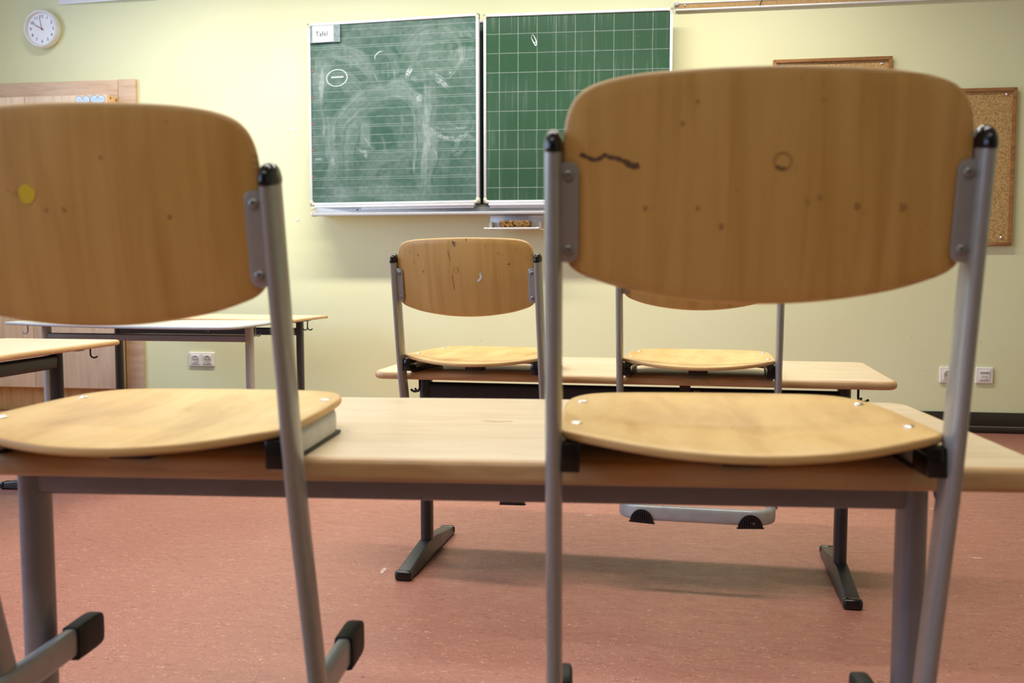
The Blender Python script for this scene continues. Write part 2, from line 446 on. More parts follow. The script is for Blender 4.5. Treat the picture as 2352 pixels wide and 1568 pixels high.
# ------------------------------------------------------------------ chairs
def make_chair(x, y, yaw, z, W, tu, tl, wtop, br, base_w, label, gb=.0004, bwo=.006, boxy=.3):
    """seat frame rests at z. local: X across, Y forward, Z up from the frame's underside"""
    root = thing('school_chair', label, 'chair', (x, y, z), yaw, 'wooden school chairs hung on the desks')
    hw = W / 2
    def pv(w):                                       # post centre line, soft bend at seat height
        k = .02
        return -tl * w + (tl - tu) * k * math.log1p(math.exp(min(40, w / k))) - (tl - tu) * k * math.log(2) * 0
    # posts
    base_top = base_w + .012
    for s in (-1, 1):
        bm = bmesh.new()
        ws = [base_top + (wtop - .012 - base_top) * i / 36 for i in range(37)]
        sweep(bm, [(s * hw, pv(w), w) for w in ws], (1, 0, 0), flat_oval(.0175, .039, 24, 2.3))
        p = obj('back_post', bm, 'chair_metal', root)
        bm = bmesh.new()
        d = Vector((0, -tu, 1)).normalized(); p0 = Vector((s * hw, pv(wtop - .013), wtop - .013))
        sc = [1.03, 1.05, 1.05, 1.0, .93, .8, .6, .34, .05]; hh = [-.002, 0, .003, .006, .0095, .013, .0158, .0175, .018]
        sweep(bm, [p0 + d * h for h in hh], (1, 0, 0), flat_oval(.0178, .0395, 24, 2.3), sc)
        obj('post_cap', bm, 'black_plastic', p)
    # backrest
    b0, b1 = br; H = b1 - b0
    def sc(u, t): return (u, b0 + H * t)
    half = [(.0, .0), (.06, .014), (.12, .058), (.158, .110), (.176, .150), (.1845, .205), (.187, .30), (.1875, .45), (.1875, .60), (.1865, .72)]
    soft_ = [(.182, .82), (.172, .89), (.155, .935), (.125, .967), (.08, .988), (.0, 1.0)]
    box_ = [(.1845, .82), (.179, .895), (.1685, .943), (.145, .973), (.10, .989), (.0, 1.0)]
    half += [(p[0] * (1 - boxy) + q[0] * boxy, p[1] * (1 - boxy) + q[1] * boxy) for p, q in zip(soft_, box_)]
    kx = (hw - .0085) / .1875
    right = [sc(u * kx, t) for u, t in half]
    left = [(-a, b) for a, b in right[-2:0:-1]]
    outline = spline(right + left, 5)
    TH = .0095
    def bmap(u, w, t):
        v = pv(w) - .002 - .017 * (1 - min(1, (u / hw) ** 2)) + .006 * ((w - (b0 + b1) / 2) / (H / 2)) ** 2 * (1 - min(1, (u / hw) ** 2))
        return (u, v + t, w + t * tu)
    bm = bmesh.new()
    plate(bm, outline, 0, TH, .004, bmap, 9, 3, (0, 1, 0), (0, (b0 + b1) / 2))
    back = obj('backrest', bm, ['back_wood', 'ply_edge'], root)
    # brackets with two rivets each, on the rear face
    bz0, bz1 = b0 + H * .185, b0 + H * .618
    for s in (-1, 1):
        bm = bmesh.new()
        wd = .0205
        ol = rrect(wd, bz1 - bz0, .009, 5, s * (hw - .0035 - wd / 2), (bz0 + bz1) / 2)
        def kmap(a, b, t, s=s): return (a, pv(b) - .0035 - .017 * (1 - min(1, ((hw - .02) / hw) ** 2)) + t, b)
        plate(bm, ol, -.0035, .0, .0012, kmap, 2, 2)
        bk = obj('back_bracket', bm, 'chair_metal', root)
        for bb in (bz0 + .012, bz1 - .012):
            bm = bmesh.new()
            c = Vector(kmap(s * (hw - .0145), bb, -.0035))
            lathe(bm, [(.0050, 0), (.0050, .0008), (.0040, .0018), (.0022, .0022), (.0018, .0008), (0, .0008)], Matrix.Translation(c) @ Matrix.Rotation(PI / 2, 4, 'X'), 18)
            obj('rivet', bm, 'rivet_grey', bk)
    # seat frame: flat-oval U, open at the back, joined to the posts by black blocks
    fw = hw - .0165; fz = .0185; fr = .055; v0, v1 = .012, .240
    path = [(-fw, v0, fz), (-fw, (v0 + v1) / 2, fz), (-fw, v1 - fr, fz)]
    path += [(-fw + fr - fr * math.cos(a), v1 - fr + fr * math.sin(a), fz) for a in [PI / 2 * k / 8 for k in range(1, 9)]]
    path += [(0, v1, fz)]
    path += [(-px, py, pz) for px, py, pz in path[-2::-1]]
    bm = bmesh.new(); sweep(bm, path, (0, 0, 1), flat_oval(.031, .017, 16, 3.0))
    fr_o = obj('seat_frame', bm, 'base_metal', root)
    for s in (-1, 1):
        bm = bmesh.new()
        bx(bm, (min(s * (fw - .010), s * (hw - .006)), -.012, .001), (max(s * (fw - .010), s * (hw - .006)), .034, .0315), .0025)
        obj('frame_clamp', bm, 'black_plastic', root)
        bm = bmesh.new()                                            # glide strip under the frame arm
        bx(bm, (s * fw - .007, .03, gb), (s * fw + .007, v1 - .02, .0046), .0015)
        obj('frame_glide', bm, 'rubber', fr_o)
    bm = bmesh.new(); bx(bm, (-.023, .02, .003), (.023, .05, .0235), .002); obj('stacking_block', bm, 'dark_rubber', root)
    # seat shell
    sw = hw - .006
    sh = [(0, -.062), (.05, -.057), (.10, -.042), (.15, -.018), (.178, -.004), (.1855, .004), (.187, .016), (.187, .10), (.1855, .17), (.182, .218), (.1755, .250),
          (.160, .280), (.135, .297), (.09, .304), (0, .307)]
    kx = sw / .187
    r = [(a * kx, b) for a, b in sh]
    outline = spline(r + [(-a, b) for a, b in r[-2:0:-1]], 5)
    def smap(u, v, t):
        f = 1 - min(1.0, (u / sw) ** 2)
        q = (v - .11) / .19
        w = .0342 - .0125 * f * max(0, 1 - .95 * max(0, q))
        return (u, v, w + t)
    bm = bmesh.new(); plate(bm, outline, 0, .0092, .003, smap, 9, 3, (0, 1, 0), (0, .11))
    st = obj('seat', bm, ['seat_wood', 'ply_edge'], root)
    for s in (-1, 1):
        for uu, vv in ((.1705, .055), (.164, .213)):
            bm = bmesh.new(); c = Vector(smap(s * uu * kx, vv, .0092))
            lathe(bm, [(.0062, -.001), (.006, .0008), (.004, .002), (0, .0025)], Matrix.Translation(c), 16)
            obj('seat_rivet', bm, 'chrome', st)
    # base: flat-oval U lying flat, cross bar at the back, open to the front
    bw = hw - bwo; vb, vf, rr = -.012, .215, .055
    path = [(-bw, vf, base_w), (-bw, .15, base_w), (-bw, vb + rr, base_w)]
    path += [(-bw + rr - rr * math.cos(a), vb + rr - rr * math.sin(a), base_w) for a in [PI / 2 * k / 8 for k in range(1, 9)]]
    path += [(0, vb, base_w)]
    path += [(-px, py, pz) for px, py, pz in path[-2::-1]]
    bm = bmesh.new(); sweep(bm, path, (0, 0, 1), flat_oval(.0365, .018, 24, 4.5))
    base = obj('floor_runner', bm, 'base_metal', root)
    for s in (-1, 1):
        bm = bmesh.new()
        vs = [.203, .2045, .225, .247, .259, .2655, .269, .2705]; sc_ = [1.02, 1.1, 1.12, 1.12, 1.10, 1.03, .9, .6]
        sweep(bm, [(s * bw, v, base_w - .002) for v in vs], (0, 0, 1), flat_oval(.040, .0225, 28, 6.0), sc_)
        obj('runner_cap', bm, 'rubber', base)
        # half-round glide clipped on the corner of the rear bar
        bm = bmesh.new(); cu = s * (bw - .052)
        n = 14; front = []; rear = []
        for k in range(n + 1):
            a = PI * k / n
            front.append((cu + .029 * math.cos(a), -.0245 + base_w + .034 * math.sin(a)))
        front += [(cu - .032, base_w - .0255)] + [(cu + .032, base_w - .0255)]
        def gv(u): 
            d = max(0, abs(u) - (bw - rr)); return vb + (rr - math.sqrt(max(0, rr * rr - min(d, rr * .98) ** 2)))
        fv = [bm.verts.new((u, gv(u) - .0128, w)) for u, w in front]
        rv = [bm.verts.new((u, gv(u) + .004, w)) for u, w in front]
        bm.faces.new(fv); bm.faces.new(rv[::-1])
        m = len(fv)
        for i in range(m): bm.faces.new((fv[i], fv[(i + 1) % m], rv[(i + 1) % m], rv[i]))
        for k in range(9):                                          # moulded ribs on the face
            u = cu - .022 + .0055 * k; top = base_w - .0245 + .033 * math.sqrt(max(0, 1 - ((u - cu) / .029) ** 2)) - .003
            bx(bm, (u - .0009, gv(u) - .0138, base_w - .022), (u + .0009, gv(u) - .0122, top))
        obj('runner_glide', bm, 'rubber', base, smooth=25)
    root['_dims'] = (hw, b0, b1)
    del root['_dims']
    return root, back, bmap, st, smap

ZN, ZF = .59, .53
# nearest pair, on the near desk
c1, b1, m1, s1, sm1 = make_chair(-.558, .909, .069, ZN, .372, .191, .279, .301, (.148, .3605), -.277,
    'wooden school chair with a round yellow dot on its backrest, on the nearest desk')
c2, b2, m2, s2, sm2 = make_chair(.088, .970, .084, ZN, .392, .156, .221, .331, (.1715, .3875), -.331,
    'wooden school chair with a dark pen squiggle on its backrest, on the nearest desk')
c3, b3, m3, s3, sm3 = make_chair(-.4715, 2.326, -.160, ZF + .0055, .3738, .1395, .1947, .292, (.1422, .3348), -.296,
    'wooden school chair with a white chalk smear on its backrest, below the sponge tray', -.005, .021, 1.0)
c4, b4, m4, s4, sm4 = make_chair(.0859, 2.322, -.0577, ZF + .0055, .374, .147, .199, .320, (.1616, .370), -.333,
    'wooden school chair behind the one with the pen squiggle, its backrest almost hidden', -.005, .006, 1.0)
LIFT = -.0004
def mark(name, mat, parent, pts, width, fmap):
    bm = bmesh.new(); ribbon(bm, spline(pts, 4, False) if len(pts) > 2 else pts, width, fmap, LIFT); return obj(name, bm, mat, parent)
bm = bmesh.new(); disc(bm, -.047, .277, .0085, .0092, m1, LIFT, 24, .04); obj('yellow_dot', bm, 'yellow', b1)['label'] = 'round yellow dot'
# pen squiggle and smudges on the large near backrest
pq = obj_squiggle = None
bm = bmesh.new()
ribbon(bm, spline([(-.171, .3125), (-.165, .3100), (-.158, .3070), (-.152, .3085), (-.148, .3110), (-.143, .3090), (-.137, .3080), (-.131, .3055), (-.1285, .3045), (-.1245, .3015), (-.120, .3005), (-.1165, .3015)], 5, False),
       [.0026 + .0016 * abs(math.sin(i * .55)) + (.0016 if i > 38 else 0) for i in range(56)], m2, LIFT)
obj('pen_squiggle', bm, 'pen', b2)['label'] = 'dark pen squiggle'
def ring(bm, cx, cy, r, w, fmap, a0=0, a1=2 * PI):
    ribbon(bm, [(cx + r * math.cos(a0 + (a1 - a0) * k / 24), cy + r * math.sin(a0 + (a1 - a0) * k / 24)) for k in range(25)], w, fmap, LIFT)
bm = bmesh.new(); ring(bm, .013, .303, .0078, .0016, m2); obj('round_stamp', bm, 'smudge', b2)
bm = bmesh.new(); ring(bm, .013, .303, .0066, .0030, m2, PI * 1.2, PI * 1.65); obj('stamp_arc', bm, 'scratch', b2)  # dark smudge along the lower left of the stamp ring
def scuffs_on(parent, fmap, lst):
    for u, w, r in lst:
        bm = bmesh.new(); disc(bm, u, w, r, r * 1.3, fmap, LIFT, 14, .2); obj('scuff_mark', bm, 'smudge', parent)
scuffs_on(b2, m2, ((.083, .263, .0026), (.125, .262, .003), (.048, .271, .002), (-.11, .262, .002), (-.062, .262, .0018), (-.078, .338, .0018), (-.065, .357, .0016), (-.04, .245, .0022)))
scuffs_on(b1, m1, ((-.012, .262, .0018), (.03, .31, .0014), (.09, .255, .0018), (-.03, .262, .0016)))
# sharp chair: chalk smear, dark scuffs, stamped recess
bm = bmesh.new(); ribbon(bm, spline([(.047, .2530), (.0455, .2462), (.0475, .2408), (.0435, .2345), (.0400, .2315), (.038, .230)], 5, False), [.0008 + .0046 * min(1, i / 9) for i in range(26)], m3, LIFT)
obj('chalk_smear', bm, 'chalk_white', b3)['label'] = 'white chalk smear'
bm = bmesh.new(); ring(bm, -.0165, .2570, .0070, .0009, m3); obj('round_stamp', bm, 'smudge', b3)
bm = bmesh.new(); ring(bm, -.0165, .2570, .0060, .0018, m3, -.9, 1.3); obj('stamp_arc', bm, 'smudge', b3)  # brown arc along one side of the stamp ring
for pts_, wd_ in (([(-.0235, .327), (-.021, .323), (-.019, .318), (-.016, .314)], [.002, .003, .004, .005, .006, .006, .005, .004, .004, .003, .003, .002, .001]),
                  ([(-.0165, .325), (-.0150, .323), (-.014, .320)], .0015), ([(-.036, .304), (-.033, .292), (-.031, .280)], .0011),
                  ([(-.026, .245), (-.0255, .231), (-.023, .209)], .0012), ([(.114, .2700), (.1175, .2712), (.121, .272)], .0022)):
    bm = bmesh.new(); ribbon(bm, spline(pts_, 4, False), wd_, m3, LIFT); obj('dark_scuff', bm, 'scratch', b3)
scuffs_on(b3, m3, ((-.118, .294, .0025), (-.105, .254, .0026), (-.14, .302, .0015), (.138, .305, .0016), (.012, .330, .002), (.102, .292, .0012), (-.13, .277, .0014)))

# ------------------------------------------------------------------ desks
def hook(parent, u, v, z, dirs, mat, drop=.052):
    for du, dv in dirs:
        bm = bmesh.new()
        d = Vector((du, dv, 0)).normalized(); r = .0135
        pts = [Vector((u, v, z)), Vector((u, v, z - drop + r))]
        for k in range(1, 11):
            a = PI * .82 * k / 10
            pts.append(Vector((u, v, z - drop + r)) + d * (r - r * math.cos(a)) + Vector((0, 0, -r * math.sin(a))))
        tube(bm, pts, .0031, 10)
        obj('bag_hook', bm, mat, parent)

def foot_and_leg(root, u, v, z, mats, foot=.46, colw=.033, cold=.050):
    leg_m, foot_m = mats
    bm = bmesh.new()
    sweep(bm, [(u, v, .04), (u, v, z * .5), (u, v, z)], (1, 0, 0), flat_oval(colw, cold, 22, 2.3))
    bx(bm, (u - .02, v - .10, z - .006), (u + .02, v + .10, z), .002)
    leg = obj('leg', bm, leg_m, root)
    bm = bmesh.new()
    L = foot / 2; w = .0225
    prof = [(-L + .012, .004), (L - .012, .004), (L - .01, .024), (.03, .048), (-.03, .048), (-L + .01, .024)]
    wt_ = [w, w, w * .8, w * .68, w * .68, w * .8]
    vs0 = [bm.verts.new((u - k, v + a, b)) for (a, b), k in zip(prof, wt_)]; vs1 = [bm.verts.new((u + k, v + a, b)) for (a, b), k in zip(prof, wt_)]
    bm.faces.new(vs0); bm.faces.new(vs1[::-1])
    for i in range(6): bm.faces.new((vs0[i], vs0[(i + 1) % 6], vs1[(i + 1) % 6], vs1[i]))
    bmesh.ops.bevel(bm, geom=[e for e in bm.edges], offset=.004, segments=3, affect='EDGES', profile=.5)
    ft = obj('foot', bm, foot_m, leg)
    for s in (-1, 1):
        bm = bmesh.new()
        a, b = sorted((s * (L - .022), s * L))
        bx(bm, (u - w, v + a, 0), (u + w, v + b, .026), .0085, 4)
        obj('foot_cap', bm, 'black_plastic', ft)
    return leg

def make_desk(label, x, y, yaw, z, W, D, legs, leg_v, beam, frame, top, edge, hooks, outline=None, legmat=None, thick=.0265, foot=.46, rad=.035):
    root = thing('school_desk', label, 'desk', (x, y, 0), yaw, 'school desks')
    ol = outline if outline else rrect(W, D, rad, 7)
    bm = bmesh.new()
    plate(bm, ol, z - thick, z, .009, lambda a, b, t: (a, b, t), 2, 5, (0, 1, 2))
    tp = obj('desktop', bm, ['underside', edge, top], root)
    lm = legmat or frame
    for u in legs: foot_and_leg(root, u, leg_v, z - thick, (lm, frame), foot)
    bm = bmesh.new(); b0, b1, bd = beam
    n = 2
    sweep(bm, [(legs[0] + .01, leg_v, (b0 + b1) / 2), (legs[1] - .01, leg_v, (b0 + b1) / 2)], (0, 0, 1), flat_oval(b1 - b0, bd, 18, 5))
    bmm = obj('cross_beam', bm, frame, root)
    for (u, v, dirs) in hooks: hook(root, u, v, z - thick, dirs, lm if frame != 'desk_black' else 'desk_black', .045)
    return root, tp, bmm

far, far_top, far_beam = make_desk('beech school desk on black T-feet carrying the two chairs in front of the chalkboard', -.0878, 2.612, -.0354, ZF, 1.3, .5, (-.548, .548), -.093,
    (ZF - .094, ZF - .044, .034), 'desk_black', 'laminate', 'desk_edge',
    [(-.553, -.138, ((-1, 0), (-.75, .7))), (.578, -.12, ((1, 0), (.5, 1)))], thick=.0205)
near, near_top, near_beam = make_desk('beech school desk with grey legs carrying the two nearest chairs', -.2566, 1.2408, .0792, ZN, 1.3, .5, (-.550, .550), -.093,
    (ZN - .081, ZN - .036, .034), 'desk_grey', 'laminate', 'desk_edge',
    [(-.578, -.14, ((-1, -.2),)), (.572, -.11, ((1, -.3),))])
side, side_top, side_beam = make_desk('beech school desk with black legs turned endwise, before the cupboard', -2.255, 2.665, PI / 2, ZF, 1.3, .5, (-.43, .43), -.12,
    (ZF - .088, ZF - .040, .034), 'desk_black', 'laminate', 'desk_edge',
    [(.585, -.155, ((.25, -1),)), (-.585, -.155, ((-.25, -1),))], thick=.0195)

def rel(pts, cx, cy): return [(a - cx, b - cy) for a, b in pts]
ZE = .56
e_pts = [(-2.875, 3.842), (-2.60, 3.744), (-2.32, 3.682), (-2.05, 3.645), (-1.86, 3.643), (-1.765, 3.662), (-1.73, 3.71), (-1.722, 3.82), (-1.72, 4.00), (-1.735, 4.125), (-1.78, 4.155),
         (-2.05, 4.13), (-2.35, 4.115), (-2.75, 4.20), (-2.83, 4.19), (-2.87, 4.10), (-2.893, 3.95), (-2.90, 3.87)]
wt, wt_top, wt_beam = make_desk('pale grey-topped table with bowed front and pale grey legs, before the double wall socket', -2.31, 3.93, 0, ZE, 1, 1, (-.490, .498), .07,
    (ZE - .090, ZE - .058, .03), 'desk_grey', 'grey_top', 'grey_edge', [(-.535, .0, ((-1, 0),)), (.548, .02, ((1, 0), (.3, -1)))], spline(rel(e_pts, -2.31, 3.93), 5), 'leg_pale', .0135, .30)
f_pts = [(-2.78, 4.34), (-2.70, 4.305), (-2.2, 4.255), (-1.74, 4.215), (-1.692, 4.235), (-1.688, 4.40), (-1.680, 4.58), (-1.70, 4.632), (-2.0, 4.655), (-2.36, 4.715), (-2.70, 4.74), (-2.76, 4.70), (-2.775, 4.5)]
bt, bt_top, bt_beam = make_desk('beech table with black legs, between the pale grey-topped table and the wall', -2.2, 4.48, 0, ZE, 1, 1, (-.485, .466), -.08,
    (ZE - .086, ZE - .050, .03), 'desk_black', 'laminate', 'desk_edge', [(-.54, -.08, ((-1, 0), (-.6, -1))), (.505, -.08, ((1, 0), (-.6, -1)))], spline(rel(f_pts, -2.2, 4.48), 5), None, .0145, .30)
bm = bmesh.new(); bx(bm, (-.13, -.094, ZE - .06), (-.085, -.066, ZE - .017), .003); obj('beam_bracket', bm, 'desk_black', bt)
bm = text_on_wall(text_bm('VS', .021), -.005, -.0965, ZE - .068); obj('logo', bm, 'logo_grey', bt_beam, smooth=0)
bm = bmesh.new(); disc(bm, 0, 0, .0055, .0055, lambda a, b, t: (.498 + a, .07 - .0258, ZE - .092 + b), 0, 14); obj('yellow_sticker', bm, 'yellow', wt)['label'] = 'small yellow sticker'
# bracket between far beam and top, with a brown paper scrap
bm = bmesh.new(); bx(bm, (.138, -.115, ZF - .05), (.166, -.075, ZF - .0245), .003); obj('beam_bracket', bm, 'desk_black', far)
bm = bmesh.new()
sp = [(.172, ZF - .050), (.178, ZF - .046), (.186, ZF - .049), (.191, ZF - .046), (.188, ZF - .058), (.186, ZF - .066), (.182, ZF - .068), (.178, ZF - .060)]
plate(bm, densify(sp, .004), 0, .0012, .0004, lambda a, b, t: (a, -.1128 - t - .003 * math.sin(a * 400), b), 2, 1)
o = obj('paper_scrap', bm, 'tag_brown', None, far.location, -.0354); tag(o, 'torn brown paper scrap stuck on the beam of the desk before the chalkboard', 'paper')
# pale scratch in the near desktop
bm = bmesh.new(); ribbon(bm, [(.02, .02), (.035, .012), (.06, .018)], .003, lambda a, b, t: (a, b, ZN + .0003), 0)
obj('worn_patch', bm, 'desk_edge', near_top)

# ------------------------------------------------------------------ chalkboard
board = thing('chalkboard', 'wide green chalkboard of two framed panels on the front wall', 'chalkboard', (-.9, WY, 1.05))
BO = Vector(board.location)
def bobj(name, bm, mats, parent=None, smooth=35):
    bmesh.ops.translate(bm, vec=-BO, verts=bm.verts[:]); return obj(name, bm, mats, parent or board, smooth=smooth)

def chalk_panel(pl, pr, z0, z1, nx, nz, field, mat, name_label):
    """pl/pr: (x, y) of the panel's outer left/right edge; writing surface mesh carries a chalk value per vertex"""
    d = Vector((pr[0] - pl[0], pr[1] - pl[1], 0)); Wp = d.length; d.normalize(); nrm = Vector((d.y, -d.x, 0))   # towards the class
    def P(a, b, t): return Vector((pl[0], pl[1], 0)) + d * a + nrm * t + Vector((0, 0, b))
    # body
    bm = bmesh.new()
    m = Matrix.Translation((pl[0], pl[1], 0)) @ Matrix(((d.x, nrm.x, 0, 0), (d.y, nrm.y, 0, 0), (0, 0, 1, 0), (0, 0, 0, 1)))
    bx(bm, (.004, -.024, z0 + .004), (Wp - .004, -.003, z1 - .004), .001, 1, 0, m)
    panel = bobj('board_panel', bm, 'board_dark')
    panel['label'] = name_label
    # writing surface
    fr = .013
    aa = np.linspace(fr, Wp - fr, nx); bb = np.linspace(z0 + fr, z1 - fr, nz)
    A, B = np.meshgrid(aa, bb)
    co_ = np.stack([pl[0] + d.x * A, pl[1] + d.y * A, B], -1).reshape(-1, 3) - np.array(BO) + np.array(nrm) * -.0015
    idx = np.arange(nx * nz).reshape(nz, nx)
    q = np.stack([idx[:-1, :-1], idx[:-1, 1:], idx[1:, 1:], idx[1:, :-1]], -1).reshape(-1, 4)
    me = bpy.data.meshes.new('writing_surface')
    me.vertices.add(len(co_)); me.vertices.foreach_set('co', co_.astype(np.float32).ravel())
    me.loops.add(q.size); me.loops.foreach_set('vertex_index', q.astype(np.int32).ravel())
    me.polygons.add(len(q)); me.polygons.foreach_set('loop_start', np.arange(0, q.size, 4, dtype=np.int32))
    me.update(calc_edges=True)
    at = me.attributes.new('chalk', 'FLOAT', 'POINT')
    at.data.foreach_set('value', field((A - 0) / Wp, (z1 - B) / (z1 - z0), Wp, z1 - z0).astype(np.float32).ravel())
    me.materials.append(M[mat])
    so = bpy.data.objects.new('writing_surface', me); C.objects.link(so); so.parent = panel
    # aluminium frame
    bm = bmesh.new()
    f = .013
    for lo, hi in (((.014, -.026, z0), (Wp - .014, .004, z0 + f)), ((.014, -.026, z1 - f), (Wp - .014, .004, z1)),
                   ((0, -.026, z0 + .014), (f, .004, z1 - .014)), ((Wp - f, -.026, z0 + .014), (Wp, .004, z1 - .014))):
        bx(bm, lo, hi, .002, 2, 0, m)
    bobj('panel_frame', bm, 'alu', panel)
    bm = bmesh.new()                                                # chalk lip under the panel
    bx(bm, (.025, -.026, z0 - .014), (Wp - .022, .012, z0 - .002), .003, 2, 0, m)
    bx(bm, (.03, -.024, z0 - .024), (Wp - .03, -.004, z0 - .013), .001, 1, 0, m)
    bobj('panel_lip', bm, 'alu', panel)
    for a in (0, Wp):
        for b in (z0, z1):
            bm = bmesh.new(); sa = 1 if a == 0 else -1; sb = 1 if b == z0 else -1
            for (x0, x1), (y0, y1) in (((-.002, .026), (-.002, .015)), ((-.002, .015), (-.002, .026))):
                xs = sorted((a + sa * x0, a + sa * x1)); zs = sorted((b + sb * y0, b + sb * y1))
                bx(bm, (xs[0], -.028, zs[0]), (xs[1], .006, zs[1]), .004, 3, 0, m)
            bobj('corner_cap', bm, 'cream_plastic', panel)
    return panel, P, Wp

rng_ = np.random.default_rng(7)
def smooth_noise(shape, cells, seed):
    r = np.random.default_rng(seed); g = r.random((cells[0] + 2, cells[1] + 2))
    y = np.linspace(0, cells[0], shape[0]); x = np.linspace(0, cells[1], shape[1])
    yi = y.astype(int); xi = x.astype(int); fy = (y - yi)[:, None]; fx = (x - xi)[None]
    fy = fy * fy * (3 - 2 * fy); fx = fx * fx * (3 - 2 * fx)
    G = lambda i, j: g[np.ix_(i, j)]
    return (G(yi, xi) * (1 - fy) + G(yi + 1, xi) * fy) * (1 - fx) + (G(yi, xi + 1) * (1 - fy) + G(yi + 1, xi + 1) * fy) * fx

def stroke(acc, X, Y, pts, width, strength, seed, streak=1.0, soft=.3):
    """a wiped band: fine streaks along its own direction, feathered edges; lies over and partly wipes what is below"""
    pts = np.array(spline(pts, 14, False)); best = np.full(X.shape, 1e9); off = np.zeros(X.shape); s = np.zeros(X.shape)
    seg = np.diff(pts, axis=0); ln = np.hypot(seg[:, 0], seg[:, 1]); cum = np.r_[0, np.cumsum(ln)]
    h = width / 2
    for i in range(len(seg)):
        if ln[i] < 1e-9: continue
        t = np.clip(((X - pts[i, 0]) * seg[i, 0] + (Y - pts[i, 1]) * seg[i, 1]) / ln[i] ** 2, 0, 1)
        dx = X - pts[i, 0] - t * seg[i, 0]; dy = Y - pts[i, 1] - t * seg[i, 1]; dd = np.hypot(dx, dy)
        m = dd < best
        best[m] = dd[m]; off[m] = (np.sign(seg[i, 0] * dy - seg[i, 1] * dx) * dd)[m]; s[m] = (cum[i] + t * ln[i])[m]
    r = np.random.default_rng(seed); nl = int(max(6, width * .9))
    coarse = np.interp(np.arange(nl + 2), np.linspace(0, nl + 2, max(4, nl // 9)), r.random(max(4, nl // 9)))
    line = .55 * coarse + .2 * r.random(nl + 2) + .75 * r.random(nl + 2) ** 7
    o = np.clip((off / h * .5 + .5) * nl, 0, nl - .01); i0 = o.astype(int); f = o - i0
    st = line[i0] * (1 - f) + line[i0 + 1] * f
    al = .8 + .2 * np.sin(s * .017 + seed) + .15 * np.sin(s * .047 + seed * 2)
    edge = np.clip((h - best) / (h * soft), 0, 1); edge = edge * edge * (3 - 2 * edge)
    L = cum[-1]; ends = np.clip(s / (L * .25 + 1e-6), 0, 1) * np.clip((L - s) / (L * .25 + 1e-6), 0, 1)
    if strength < 0:                                   # a wipe that takes chalk away
        acc *= 1 + strength * edge * (.3 + .7 * ends) * (.7 + .4 * st); return
    v = strength * edge * (1 - streak * .7 + streak * 1.35 * st) * al * (.2 + .8 * ends)
    v[best > h] = 0
    acc += v * (1 - np.clip(acc, 0, 1) * .7)

